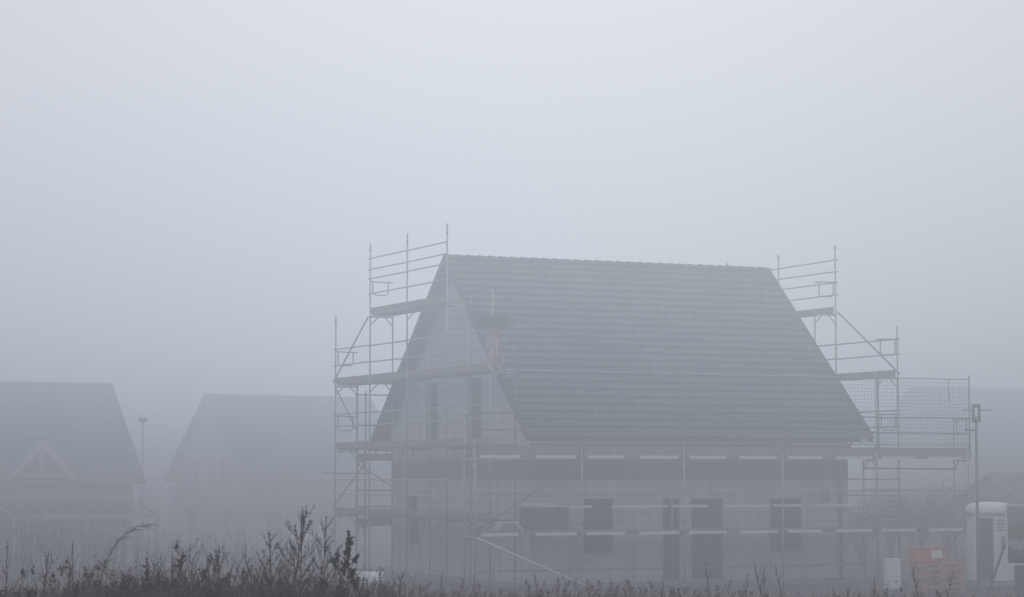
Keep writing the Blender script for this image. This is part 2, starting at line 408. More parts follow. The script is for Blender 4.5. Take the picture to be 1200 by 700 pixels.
F.tube('guard_rail', [(U[4],VI,3.22), (U[5]+.1,VI,3.2)], .022, 'steel_dk')
F.tube('guard_rail', [(U[4],VI,2.62), (U[5],VI,2.6)], .02, 'steel_dk')
F.loop((U[5],VO), (U[5],VI), 4.2, 4.62); F.loop((U[0],VO), (U[0],VI), 4.2, 4.62)
def net(sc, u0, u1, v, z0, z1, step=.1):
    b = MB(); w = .0045; n = int(round((u1-u0)/step))
    sag = lambda u, z: .05*math.sin(math.pi*(u-u0)/(u1-u0))*math.sin(math.pi*(z-z0)/(z1-z0)) + .012*math.sin(u*3.1+z*2)
    mz = int(round((z1-z0)/step))
    for i in range(n+1):
        u = u0+(u1-u0)*i/n + rnd.uniform(-.012,.012)
        pts = [(u+.01*math.sin(j*.9+i), v+sag(u, z0+(z1-z0)*j/8), z0+(z1-z0)*j/8) for j in range(9)]
        b.tube([sc.q(p) for p in pts], w, 3, caps=False)
    for j in range(mz+1):
        z = z0+(z1-z0)*j/mz + rnd.uniform(-.01,.01)
        pts = [(u0+(u1-u0)*i/10, v+sag(u0+(u1-u0)*i/10, z), z+.012*math.sin(i*1.3+j)) for i in range(11)]
        b.tube([sc.q(p) for p in pts], w, 3, caps=False)
    return b.build('safety_net', M['net'], sc.r, fixn=False)
for k in range(1, 5): net(F, U[k]+.03, U[k+1]-.03, VO-.075, 3.85, 5.74)
net(F, -.3, U[1]-.03, VO-.075, 3.85, 5.74)
for u in (10.9, 12.6): 
    F.tube('net_tie', [(u,VO-.08,5.75), (u+.02,VO-.08,5.1)], .012, 'steel_dk')

# --- left gable
G = Sc(scaffold('gable_scaffold', (-1.018,3.295), 'tall stepped scaffold standing in front of the left gable wall'))
GV = [.35, 3.295, 6.238, 9.181, 12.124]; GO, GI = -1.018, -.29
tops = [7.3, 10.02, 10.0, 9.98, 7.97]; itops = [6.95, 7.9, 7.75, 7.8, 5.85]
for v, t, it in zip(GV, tops, itops):
    G.post(GO, v, t); G.post(GI, v, it, m='steel' if v > 1 else 'steel_dk')
    for z in (1.76, 3.76, 5.76, 7.76):
        if z < it+.1: G.transom((GO,v), (GI,v), z)
for k in range(4):
    a, b = (GO,GV[k]), (GO,GV[k+1])
    for z in (1.79, 3.79, 5.79, 7.79):
        if z > 7 and k in (0, 3): continue
        G.deck(a, b, (GI-GO, 0), z)
        G.board(a, b, z+.06, z+.24, (.045,0), m='toe' if z < 7 else 'plank')
        rails = {1.79:(2.44,2.89), 3.79:(4.53,4.9), 5.79:(6.4,6.9), 7.79:(8.45,8.9,9.17,9.5)}[z]
        for h in rails:
            G.tube('guard_rail', [(GO-.045,GV[k]-.05,h+rnd.uniform(-.012,.012)), (GO-.045,GV[k+1]+.05,h+rnd.uniform(-.012,.012))], .021)
G.tube('guard_rail', [(GO-.05,9.1,3.07), (GO-.05,13.1,3.09)], .022, 'steel_dk')
G.tube('diagonal_brace', [(GO-.07,9.181,7.75), (GO-.07,12.124,5.9)], .024, 'steel_dk')
G.tube('diagonal_brace', [(GO-.07,12.124,2.05), (GO-.07,9.4,3.35)], .022, 'steel_dk')
G.tube('diagonal_brace', [(GO,12.15,5.75), (GI,12.15,4.4)], .02, 'steel_dk')
G.loop((GO,9.19), (GI,9.19), 8.42, 8.82); G.loop((GO,12.13), (GI,12.13), 6.42, 6.85); G.loop((GO,12.13), (GI,12.13), 4.4, 4.85)
G.loop((GO,.34), (GI,.34), 6.5, 6.9)
G.tube('ladder', [(GI-.1,6.5,.1),(GI-.1,7.3,3.9)], .02, 'steel'); 
ld = MB()
for i in range(12):
    t = i/12; ld.tube([G.q((GI-.1,6.5+.8*t,.3+3.6*t)), G.q((GI-.45,6.5+.8*t,.3+3.6*t))], .012, 5)
ld.tube([G.q((GI-.45,6.5,.1)), G.q((GI-.45,7.3,3.9))], .02, 6)
ld.build('ladder', M['steel'], G.r)
pm = H2W(-.45, 11.9)
# --- right gable
Q = Sc(scaffold('gable_scaffold', (11.27,2.72), 'tall stepped scaffold rising behind the right end of the tiled roof'))
QV = [-.5, 2.74, 6.0, 9.2, 12.3]; QO, QI = 11.277, 10.55
for v, t, it in zip(QV, [7.26, 9.85, 9.83, 9.83, 7.3], [5.9, 7.95, 7.9, 7.9, 5.9]):
    Q.post(QO, v, t); Q.post(QI, v, it)
    for z in (1.76, 3.76, 5.76, 7.76):
        if z < it+.1: Q.transom((QO,v), (QI,v), z)
for k in range(4):
    a, b = (QO,QV[k]), (QO,QV[k+1])
    for z in (1.79, 3.79, 5.79, 7.79):
        if z > 7 and k in (0, 3): continue
        if z < 4 and k == 0: continue
        Q.deck(a, b, (QI-QO, 0), z); Q.board(a, b, z+.06, z+.22, (-.045,0))
    for h in (2.44, 2.9, 4.4, 4.85, 6.46, 6.9) + ((8.38,8.74,9.07,9.4) if k in (1,2) else ()):
        Q.tube('guard_rail', [(QO+.045,QV[k]-.05,h+rnd.uniform(-.012,.012)), (QO+.045,QV[k+1]+.05,h+rnd.uniform(-.012,.012))], .021)
Q.tube('diagonal_brace', [(QO+.07,2.74,7.85), (QO+.07,-.5,5.9)], .024, 'steel_dk')
Q.loop((QO,2.72), (QI,2.72), 8.3, 8.74); Q.loop((QO,-.52), (QI,-.52), 6.42, 6.88); Q.loop((QO,-.52), (QI,-.52), 4.3, 4.75)
# --- far eaves side, only its left end shows past the gable
B = Sc(scaffold('rear_scaffold', (-.45,10.95), 'scaffold behind the house, its end showing beside the left gable'))
BU = [-.5, 2.57, 5.64, 8.71]; BO, BI = 11.6, 10.87
for u in BU:
    B.post(u, BO, 5.8, m='steel_dk'); B.post(u, BI, 5.6 if u < 0 else 3.5, m='steel_dk')
    for z in (1.44, 3.44): B.transom((u,BO), (u,BI), z, 'steel_dk')
for k in range(3):
    for z in (1.47, 3.47):
        B.deck((BU[k],BO), (BU[k+1],BO), (0, BI-BO), z); B.board((BU[k],BO), (BU[k+1],BO), z+.06, z+.22, (0,-.07))
    for h in (2.05, 2.55, 4.05, 4.55, 5.5): B.tube('guard_rail', [(BU[k]-.05,BO,h), (BU[k+1]+.05,BO,h)], .021, 'steel_dk')
B.tube('diagonal_brace', [(BU[0],BO+.04,3.4), (BU[1],BO+.04,1.5)], .022, 'steel_dk')

# ------------------------------------------------------------------ things on and around the scaffold
def needles(b, c, n, sp, ln, w, m=0, up=None):
    for _ in range(n):
        d = Vector((rnd.gauss(0,1), rnd.gauss(0,1), rnd.gauss(0,1))).normalized()
        p = Vector(c) + Vector((rnd.gauss(0,sp), rnd.gauss(0,sp), rnd.gauss(0,sp)))
        q = p + d*ln*rnd.uniform(.6,1.3); s_ = d.cross(Vector((rnd.random(), rnd.random(), rnd.random()+.1))).normalized()*w
        b.poly([p-s_, p+s_, q], m)
# topping-out wreath on the end post of the gable scaffold
wp = H2W(GO, .35)
wr = empty('topping_out_wreath', (wp.x, wp.y, 5.85), TH, 'green topping-out wreath with red and white ribbons hanging by the left roof edge', 'wreath')
b = MB()
for i in range(26):
    t = 2*math.pi*i/26
    needles(b, (.3*math.cos(t)+.05, -.1+.3*math.sin(t), 1.26+.06*math.sin(t*2+1)), 46, .075, .13, .012)
for i in range(10): needles(b, (rnd.uniform(-.3,.4), rnd.uniform(-.2,.1), 1.3), 30, .09, .13, .012)
b.build('greenery', M['fir'], wr, fixn=False)
b = MB(); b.tube([(.03,-.1,.0),(.03,-.1,2.0),(0,-.1,2.12)], .016, 6); b.build('pole', M['strip'], wr)
def ribbon(p0, ln, dx, w, m, seed, up=False):
    r2 = random.Random(seed); b = MB(); n = 9; ph = r2.uniform(0,6); pts = []
    for i in range(n):
        t = i/(n-1); x = p0[0]+dx*t+.025*math.sin(t*6+ph); y = p0[1]+.02*math.cos(t*7+ph); z = p0[2]+(ln if up else -ln)*t
        a = t*3+ph; pts.append((Vector((x-w*math.cos(a), y-w*math.sin(a), z)), Vector((x+w*math.cos(a), y+w*math.sin(a), z))))
    for (a0,a1),(b0,b1) in zip(pts[:-1], pts[1:]): b.poly([a0,a1,b1,b0])
    b.build('ribbon', M[m], wr, smooth=True, fixn=False)
for i in range(9):
    ribbon((-.12+.035*i, -.2+.1*(i%2), 1.15), 1.05+.12*((i*5)%4)/3, (-.05+.018*i), .03, 'red' if i % 2 == 0 else 'ribbon', 40+i)
for i, (x, dx, ln) in enumerate(((-.05,-.2,-.18),(-.0,-.1,.22),(-.03,-.06,.42),(-.1,-.22,.12),(.02,-.02,.5))):
    ribbon((x, -.12, 1.36), ln if ln > 0 else .1, dx, .014, 'yellow', 60+i, True)

# trestle and dark sheeting on the lower deck
tr = empty('trestle', H2W(-.98, -.7, 1.53), TH, 'small pale steel trestle standing on the lower scaffold deck', 'trestle')
b = MB(); b.tube([(-.33,0,.26),(.33,0,.26)], .025, 6); b.build('crossbar', M['strip'], tr)
for sx in (-1,1):
    for sy in (-1,1):
        b = MB(); b.tube([(sx*.2,0,.26),(sx*.42,sy*.2,.015)], .017, 6); b.build('leg', M['strip'], tr)
st = empty('board_stack', H2W(.13, -.58, 1.53), TH, 'dark wrapped stack of boards on the lower deck, topped by a pale plank', 'stack')
b = MB()
for i in range(6):
    d = rnd.uniform(-.03,.03); b.box((-.62+d,-.2,.0+.11*i), (.62+d,.2,.107+.11*i))
b.build('boards', M['black'], st, bevel=.006)

# ------------------------------------------------------------------ site furniture right of the house
def rounded(w, d, r, n=5):
    pts = []
    for cx, cy, a0 in ((w/2-r,d/2-r,0),(-w/2+r,d/2-r,90),(-w/2+r,-d/2+r,180),(w/2-r,-d/2+r,270)):
        for i in range(n+1):
            a = R(a0+90*i/n); pts.append((cx+r*math.cos(a), cy+r*math.sin(a)))
    return pts
tl = empty('portable_toilet', (12.98, 66.0, .02), R(1), 'white portable toilet cabin with domed roof and slate blue door', 'toilet')
b = MB(); b.box((-.56,-.56,0), (.56,.56,.13)); b.box((-.5,-.5,.13),(.5,.5,.16)); b.build('skid_base', M['tframe'], tl, bevel=.02)
b = MB(); ring = rounded(1.06, 1.06, .07)
b.prism([(x,y,.16) for x,y in ring], (0,0,1.83)); b.build('cabin', M['toilet'], tl, bevel=.01)
b = MB(); prev = None
lay = [(1.16,1.95),(1.17,2.03),(1.14,2.12),(1.06,2.19),(.9,2.245),(.6,2.275),(.2,2.285)]
for w, z in lay:
    rg = [(x,y,z) for x,y in rounded(w, w, min(.2,w*.28))]
    n = len(b.v); b.v += rg; k = len(rg)
    if prev is not None:
        for j in range(k): b.f.append((prev+j, prev+(j+1)%k, n+(j+1)%k, n+j)); b.m.append(0)
    else: b.f.append(tuple(range(n,n+k))[::-1]); b.m.append(0)
    prev = n
b.f.append(tuple(range(prev,prev+k))); b.m.append(0)
b.build('domed_roof', M['dome'], tl, smooth=True)
b = MB(); b.box((-.45,-.56,.2),(-.02,-.534,1.86)); td = b.build('door', M['tdoor'], tl, bevel=.008)
b = MB(); b.box((-.12,-.6,1.0),(-.07,-.562,1.14)); b.build('handle', M['dark'], td)
for x in (-.5,.47):
    b = MB(); b.box((x-.02,-.575,.2),(x+.04,-.536,1.9)); b.build('door_post', M['toilet'], tl)
for i in range(4):
    b = MB(); b.box((.08,-.55,1.52+.085*i),(.42,-.532,1.555+.085*i)); b.build('vent_slot', M['tframe'], tl)
b = MB(); b.box((.2,-.548,1.05),(.36,-.533,1.36)); b.build('side_panel', M['tframe'], tl)
for x in (-.565, ):
    for z0_, z1_ in ((.4,.95),(1.1,1.7)):
        b = MB(); b.box((-.548,-.3,z0_),(-.532,.3,z1_)); b.build('side_panel', M['cabinet'], tl)

mc = empty('meter_cabinet', (9.73, 62.2, .0), R(6), 'slim light grey meter cabinet standing on the soil left of the pallets', 'cabinet')
b = MB(); b.box((-.19,-.13,.12),(.19,.13,.87)); b.box((-.205,-.145,.87),(.205,.145,.9)); b.build('body', M['cabinet'], mc, bevel=.008)
b = MB(); b.box((-.17,-.145,.16),(.17,-.133,.84)); mcd = b.build('door', M['cabinet'], mc, bevel=.004)
b = MB(); b.box((.03,-.16,.31),(.09,-.147,.35)); b.build('lock', M['dark'], mcd)
b = MB(); b.box((-.16,-.11,-.25),(.16,.11,.118)); b.build('plinth', M['ring'], mc)

px, py = 11.12, 63.4
def make_pallet(loc, rz, label):
    r = empty('pallet', loc, rz, label, 'pallet', 'wooden pallets stacked beside the portable toilet')
    b = MB()
    for i in range(5): b.box((-.6,-.4+.175*i,.122),(.6,-.3+.175*i,.144))
    b.build('top_boards', M['pallet'], r)
    for y in (-.35, 0, .35):
        b = MB()
        for x in (-.53,0,.53): b.box((x-.07,y-.05,.024),(x+.07,y+.05,.098))
        b.box((-.6,y-.05,0),(.6,y+.05,.022)); b.box((-.6,y-.05,.1),(.6,y+.05,.12)); b.build('runner', M['pallet'], r)
    return r
labs = ['bottom wooden pallet of the stack under the orange crate','second wooden pallet from the ground in the stack','third wooden pallet from the ground in the stack','fourth wooden pallet, just below the topmost one','topmost wooden pallet, with the orange crate on it']
p0 = make_pallet((px, py, gz(px,py)+.02), R(8), labs[0])
for i in range(1, 5):
    p = copy_tree(p0); p.location = (px+rnd.uniform(-.05,.05)-.015*i, py+rnd.uniform(-.03,.03), gz(px,py)+.02+.15*i); p.rotation_euler.z = R(8+rnd.uniform(-3,3)); p['label'] = labs[i]
cr = empty('plastic_crate', (px-.28, py, gz(px,py)+.785), R(8), 'orange plastic crate with a white paper label on top of the pallets', 'crate')
b = MB(); w, d, h = .8, .6, .37
b.box((-w/2,-d/2,0),(w/2,d/2,.02)); b.box((-w/2,-d/2,.02),(w/2,-d/2+.025,h)); b.box((-w/2,d/2-.025,.02),(w/2,d/2,h)); b.box((-w/2,-d/2+.025,.02),(-w/2+.025,d/2-.025,h)); b.box((w/2-.025,-d/2+.025,.02),(w/2,d/2-.025,h))
for x in (-.38,-.1,.12,.38): b.box((x-.02,-d/2-.018,.02),(x+.02,-d/2-.001,h-.03))
b.box((-w/2-.02,-d/2-.02,h-.03),(w/2+.02,-d/2-.001,h)); b.box((-w/2-.02,d/2+.001,h-.03),(w/2+.02,d/2+.02,h))
b.build('tub', M['orange'], cr, bevel=.006)
b = MB(); b.box((.0,-d/2-.026,.1),(.3,-d/2-.021,.31)); b.build('paper_label', M['paper'], cr)

# sign board with a picture, standing on posts at the right edge
def picture_mat():
    m = bpy.data.materials.new('printed_picture'); m.use_nodes = True; nt = m.node_tree; N = nt.nodes; L = nt.links; b = N['Principled BSDF']; b.inputs['Roughness'].default_value = .4
    tc = N.new('ShaderNodeTexCoord'); sx = N.new('ShaderNodeSeparateXYZ'); L.new(tc.outputs['Object'], sx.inputs['Vector'])
    no = N.new('ShaderNodeTexNoise'); no.inputs['Scale'].default_value = 5; no.inputs['Detail'].default_value = 5; L.new(tc.outputs['Object'], no.inputs['Vector'])
    ad = N.new('ShaderNodeMath'); ad.operation = 'MULTIPLY_ADD'; ad.inputs[1].default_value = .42; L.new(no.outputs['Fac'], ad.inputs[0]); L.new(sx.outputs['Z'], ad.inputs[2])
    mr = N.new('ShaderNodeMapRange'); mr.inputs['From Min'].default_value = .2; mr.inputs['From Max'].default_value = 1.5; L.new(ad.outputs['Value'], mr.inputs['Value'])
    r = N.new('ShaderNodeValToRGB'); e = r.color_ramp.elements; e[0].color = (.03,.03,.035,1); e[1].color = (.3,.3,.36,1); e[1].position = 1
    for p, c in ((.12,(.05,.05,.05,1)),(.22,(.1,.1,.1,1)),(.34,(.38,.4,.4,1)),(.42,(.2,.22,.19,1)),(.5,(.08,.12,.06,1)),(.6,(.13,.17,.09,1)),(.7,(.24,.22,.25,1))):
        x = e.new(p); x.color = c
    L.new(mr.outputs['Result'], r.inputs['Fac']); L.new(r.outputs['Color'], b.inputs['Base Color']); return m
sg = empty('site_sign', (12.6, 55.0, 0), R(-4), 'site sign board with a garden picture, cut by the right edge', 'sign')
b = MB(); b.box((-1.36,-.012,1.06),(1.36,.012,2.34)); 
pn = MB(); pn.box((-1.36,-.012,-.02),(1.36,.012,1.26)); po = pn.build('picture_panel', picture_mat(), sg, loc=(0,0,1.07))
b = MB(); b.box((-1.40,-.02,1.0),(-1.362,.02,2.375)); b.box((1.362,-.02,1.0),(1.40,.02,2.375)); b.box((-1.361,-.02,2.335),(1.361,.02,2.375)); b.box((-1.361,-.02,1.0),(1.361,.02,1.045)); b.build('frame', M['white'], sg)
for x in (-1.08, 1.0):
    b = MB(); b.box((x-.12,.022,-.3),(x+.2,.09,2.2)); b.build('post', M['wood'], sg)
b = MB(); b.tube([(-1.42,.05,1.46),(-1.68,.5,.55),(-1.78,.7,.1)], .03, 6); b.build('strut', M['wood'], sg)

# pole with a bracket head
pX, pY = 12.08, 63.0
po = empty('site_lamp_pole', (pX, pY, 0), R(5), 'thin steel pole with a box-shaped head and cross arms by the scaffold corner', 'pole')
b = MB(); b.tube([(0,0,-.2),(0,0,1.2),(0,0,4.55)], [.045,.045,.035], 10); b.build('pole', M['steel_dk'], po, smooth=True)
b = MB(); b.box((-.1,-.06,4.4),(-.05,.06,4.87)); b.box((.06,-.06,4.4),(.11,.06,4.87)); b.box((-.05,-.06,4.78),(.06,.06,4.87)); b.box((-.05,-.06,4.4),(.06,.06,4.46)); b.build('head', M['frame'], po, bevel=.008)
b = MB(); b.tube([(-.36,0,4.72),(-.102,0,4.72)], .016, 6); b.build('cross_arm', M['frame'], po)
b = MB(); b.tube([(.112,0,4.72),(.42,0,4.72)], .016, 6); b.build('cross_arm', M['frame'], po)
b = MB(); b.tube([(-.3,0,4.2),(-.04,0,4.2)], .026, 6); b.build('bracket', M['frame'], po)

# white drum left of the scaffold
dr = empty('plastic_drum', (-3.55, 60.5, gz(-3.55,60.5)+.32), R(6), 'white plastic drum lying in the weeds at the left scaffold foot', 'drum')
b = MB(); b.tube([(-.36,0,.12),(-.34,0,.12),(-.33,0,.12),(.33,0,.12),(.34,0,.12),(.36,0,.12)], [.17,.185,.2,.2,.185,.17], 18); b.build('shell', M['tarp'], dr, smooth=False, bevel=.006)
b = MB()
for x in (-.12,.12): b.tube([(x-.015,0,.12),(x+.015,0,.12)], .208, 18)
b.build('rolling_ring', M['tarp'], dr)
b = MB(); b.tube([(-.378,.08,.18),(-.362,.08,.18)], .03, 8); b.build('bung', M['dark'], dr)
bs = MB(); 
for i in range(3): bs.box((-.55+.02*i,-.4,-.32+.11*i),(.55-.03*i,.4,-.325+.11*(i+1)))
tag(bs.build('timber_stack', M['wood'], None, loc=(-3.5, 60.5, gz(-3.5,60.5)+.32-.015)), 'low stack of dark planks under the white drum', 'planks')
# pale bulk bag far behind the weeds
bb = empty('bulk_bag', (-7.55, 90, gz(-7.55,90)), R(15), 'pale woven bulk bag standing in the fog between the houses', 'bag')
b = MB(); n = 10
for k in range(7):
    z = 1.35*k/6; w = 1.15+.18*math.sin(math.pi*k/6)
    rg = rounded(w, w, .25, 3); base = len(b.v); b.v += [(x+rnd.uniform(-.02,.02), y+rnd.uniform(-.02,.02), z) for x,y in rg]; kk = len(rg)
    if k:
        for j in range(kk): b.f.append((base-kk+j, base-kk+(j+1)%kk, base+(j+1)%kk, base+j)); b.m.append(0)
b.f.append(tuple(range(base,base+kk))); b.m.append(0); b.build('sack', M['bag'], bb, smooth=True)
for sx in (-1,1):
    b = MB(); b.tube([(sx*.4,-.4,1.3),(sx*.42,-.2,1.62),(sx*.42,.2,1.62),(sx*.4,.4,1.3)], .025, 5); b.build('loop', M['bag'], bb)

# ------------------------------------------------------------------ far houses
def XY(x, Y): return (x-600)*Y/2833.
h1w = [(1.2,2.2,.9,2.3),(4.0,5.6,.12,2.3),(7.4,8.4,.9,2.3)]
hg1 = sorted([(2.6,3.5,3.9,5.5),(6.2,7.1,3.9,5.5),(2.0,3.0,1.0,2.4),(6.6,7.6,1.0,2.4)])
# left: ridge ends at about x=130
r1 = R(27); L1 = 11.0
e1 = Vector((math.cos(r1), math.sin(r1), 0)); n1 = Vector((-math.sin(r1), math.cos(r1), 0))
ridge_end = Vector((XY(131, 127), 127, 0)); o1 = ridge_end - e1*(L1+.4) - n1*4.95
hA, PfA, PgA = house('detached_house', (o1.x, o1.y, -1.5), r1, L1, 9.9, 9.2, 4.2, .65, .4, h1w, hg1,
    'foggy detached house at the far left with a white dormer gable and terrace roof', M['render'], rows=20, cols=24, edge='tile')
# dormer: its front stands on the eaves wall
def dormer(parent, u, base, half, rise, yb, front):
    d = MB()
    d.poly([(u-half,front,base),(u+half,front,base),(u,front,base+rise)])
    o = d.build('dormer', M['glass'], parent)
    rr = MB()
    for sx in (-1,1):
        rr.prism([(u+sx*(half+.25),front-.25,base-.22),(u,front-.25,base+rise+.05),(u,front-.25,base+rise+.15),(u+sx*(half+.25),front-.25,base-.12)], (0,yb,0))
    rr.build('dormer_roof', M['tile'], o)
    w = MB()
    for sx in (-1,1):
        w.prism([(u+sx*(half+.22),front-.28,base-.25),(u,front-.28,base+rise+.02),(u,front-.28,base+rise-.42),(u+sx*(half-.22),front-.28,base-.25)], (0,.028,0))
    w.build('gable_board', M['farwhite'], o)
    w = MB(); w.box((u-.13,front-.05,base),(u+.13,front-.003,base+rise-.3)); w.box((u-half,front-.06,base-.16),(u+half,front-.003,base+.0)); w.build('mullion', M['farwhite'], o)
dormer(hA, 6.05, 4.55, 1.65, 1.75, 3.2, -.75)
tf = MB(); tf.prism([(3.9,-.05,3.05),(3.9,-3.3,2.42),(3.9,-3.3,2.50),(3.9,-.05,3.13)], (7.4,0,0)); 
tfo = tf.build('terrace_roof', M['glass'], hA)
b = MB()
for i in range(9):
    u = 3.9+7.4*i/8; b.prism([(u-.035,-.06,3.14),(u-.035,-3.3,2.51),(u-.035,-3.3,2.58),(u-.035,-.06,3.21)], (.07,0,0))
b.box((3.85,-3.42,2.36),(11.35,-3.305,2.6)); b.build('rafters', M['farwhite'], tfo)
for u in (4.0,7.6,11.2):
    b = MB(); b.box((u-.07,-3.4,0),(u+.07,-3.28,2.355)); b.build('terrace_post', M['farwhite'], hA)
# second house behind the gap
r2 = R(33); e2 = Vector((math.cos(r2), math.sin(r2), 0)); n2 = Vector((-math.sin(r2), math.cos(r2), 0))
st2 = Vector((XY(240,144), 144, 0)); o2 = st2 + e2*.4 - n2*4.95
hB, _, _ = house('detached_house', (o2.x, o2.y, -1.5), r2, 10.5, 9.9, 9.2, 4.2, .65, .4, h1w, hg1,
    'pale ghost of a gabled house in dense fog, left of the scaffold', M['render'], rows=20, cols=24, edge='tile')
# right-hand house
r3 = R(27); e3 = Vector((math.cos(r3), math.sin(r3), 0)); n3 = Vector((-math.sin(r3), math.cos(r3), 0))
st3 = Vector((XY(1066,157), 157, 0)); o3 = st3 + e3*.4 - n3*4.95
hC, _, _ = house('detached_house', (o3.x, o3.y, -.6), r3, 12.5, 9.9, 9.2, 4.2, .65, .4, h1w, hg1,
    'hazy house with a long level roof behind the portable toilet', M['render'], rows=20, cols=24, edge='tile')
# garden shed at the right edge
sh_r = R(40); se = Vector((math.cos(sh_r), math.sin(sh_r), 0)); sn = Vector((-math.sin(sh_r), math.cos(sh_r), 0))
so = Vector((XY(1155,98), 98, 0)) - sn*1.5 + se*.25
sd = empty('garden_shed', (so.x, so.y, 0), sh_r, 'small gabled garden shed with pale boards behind the site sign', 'shed')
b = MB()
for s0, s1, y0_, y1_ in (((0,0),(4,0),2.15,2.15),((0,3),(4,3),2.15,2.15)): b.poly([(s0[0],s0[1],0),(s1[0],s1[1],0),(s1[0],s1[1],y1_),(s0[0],s0[1],y0_)])
for u in (0,4): b.poly([(u,0,0),(u,3,0),(u,3,2.15),(u,1.5,2.98),(u,0,2.15)])
b.build('wall', M['render'], sd)
b = MB()
for y in (-.3, 3.3): b.prism([(-.25,y,2.0),(-.25,1.5,3.02),(-.25,1.5,3.12),(-.25,y,2.1)], (4.5,0,0))
b.build('roof', M['tile'], sd)
b = MB()
for y in (-.32, 3.32): b.prism([(-.29,y,1.98),(-.29,1.5,3.0),(-.29,1.5,3.14),(-.29,y,2.12)], (.035,0,0))
b.build('bargeboard', M['farwhite'], sd)

# street lamp in the gap between the two left houses
lp = empty('street_lamp', (XY(168,112), 112, gz(XY(168,112),112)), R(0), 'slender street lamp between the two foggy houses on the left', 'street lamp')
b = MB(); b.tube([(0,0,0),(0,0,1.2),(0,0,1.25),(0,0,6.95)], [.06,.06,.04,.03], 8); b.build('pole', M['steel_dk'], lp, smooth=True)
b = MB(); b.prism([(-.1,-.12,6.9),(.1,-.12,6.9),(.2,-.1,7.02),(.16,-.1,7.1),(-.16,-.1,7.1),(-.2,-.1,7.02)], (0,.24,0)); b.build('lantern', M['frame'], lp)

# ------------------------------------------------------------------ shrubs behind the scaffold and in the gardens
def shrub(loc, w, h, label, n=1500, seed=1, ls=.055, name='garden_shrub'):
    r2 = random.Random(seed); root = empty(name, loc, r2.uniform(0,6), label, 'shrub', 'garden shrubs in the fog')
    b = MB(); tips = []
    for i in range(9):
        a = 2*math.pi*i/9+r2.uniform(-.3,.3); rr = w*.5*r2.uniform(.25,.9); hh = h*r2.uniform(.65,1.0)
        p = [Vector((0,0,0)) + Vector((rr*t*math.cos(a), rr*t*math.sin(a), hh*t**.8)) + Vector((r2.uniform(-.06,.06), r2.uniform(-.06,.06), 0))*t for t in (0,.25,.5,.75,1)]
        b.tube(p, [.03,.024,.018,.012,.004], 5); tips += p[1:]
        for q in p[2:]:
            for _ in range(6):
                e = q + Vector((r2.uniform(-.3,.3)*w*.5, r2.uniform(-.3,.3)*w*.5, r2.uniform(.05,.3)*h*.5)); b.tube([q, e], [.009,.003], 4, caps=False); tips.append(e)
    b.build('stem', M['bark'], root, fixn=False)
    f = MB()
    for _ in range(n):
        c = r2.choice(tips); p = c + Vector((r2.gauss(0,.13*w), r2.gauss(0,.13*w), r2.gauss(0,.1*h)))
        if p.z < .05: p.z = .05 + r2.random()*.2
        d = Vector((r2.gauss(0,1),r2.gauss(0,1),r2.gauss(0,.7))).normalized()*ls*r2.uniform(.6,1.5); s_ = d.cross(Vector((r2.random()-.5,r2.random()-.5,r2.random()))).normalized()*ls*.4
        f.poly([p, p+d*.5+s_, p+d, p+d*.5-s_])
    f.build('foliage', M['leaf'], root, fixn=False)
    return root
SL = ['low dark shrub behind the right house corner, left of the meter cabinet','rounded dark shrub behind the scaffold above the meter cabinet','tall dark shrub behind the stacked pallets','loose dark shrub between the pallets and the portable toilet','broad dark shrub behind the portable toilet']
for i, (x, Y, w, h) in enumerate(((1008,84,1.9,1.95),(1042,86,2.0,2.2),(1076,85,2.0,2.15),(1108,87,2.1,2.3),(1150,90,2.4,2.0))):
    shrub((XY(x,Y), Y, gz(XY(x,Y),Y)), w, h, SL[i], 4200, 20+i)
for i, (x, Y, w, h, lb) in enumerate(((60,96,1.6,2.0,'bushy shrub in front of the terrace roof of the leftmost house'),(118,97,1.3,1.5,'narrow shrub below the right end of the terrace roof'),(200,99,2.6,1.3,'low wide shrub below the street lamp'),(268,100,2.4,1.0,'low shrub in front of the second foggy house'))):
    shrub((XY(x,Y), Y, gz(XY(x,Y),Y)), w, h, lb, 1500, 40+i)

# ------------------------------------------------------------------ weeds on the bank in front
def clump(b, c, d, n, ln, sp, w, r2):
    """seed cluster of tiny leaves strung along a twig"""
    w *= .55; sp *= .6
    for _ in range(n):
        p = c + d*r2.uniform(-1,1)*ln + Vector((r2.gauss(0,sp), r2.gauss(0,sp), r2.gauss(0,sp)))
        e = (d*1.2 + Vector((r2.gauss(0,.6), r2.gauss(0,.6), r2.gauss(0,.6)))).normalized()*w*r2.uniform(1.2,2.6)
        s_ = e.cross(Vector((r2.random()-.5, r2.random()-.5, r2.random()-.5))).normalized()*w*r2.uniform(.5,.9)
        b.poly([p, p+e*.5+s_, p+e, p+e*.5-s_])
def twig(stem, seed, p, d, ln, rad, depth, r2, dens, seeds=True, bend=.25):
    n = 6; pts = [p.copy()]; dd = d.copy()
    for i in range(n):
        dd = (dd + Vector((r2.gauss(0,.06), r2.gauss(0,.06), bend*.35*(1 if depth else .2)))).normalized(); pts.append(pts[-1]+dd*ln/n)
    stem.tube(pts, [rad*(1-.8*i/n) for i in range(n+1)], 4, caps=False)
    if depth >= 1 and seeds:
        for i in range(2, n+1): clump(seed, pts[i], (pts[i]-pts[i-1]).normalized(), max(1, int(dens*(1 if i < n else 2))), ln/n*.6, .006, .009, r2)
    return pts
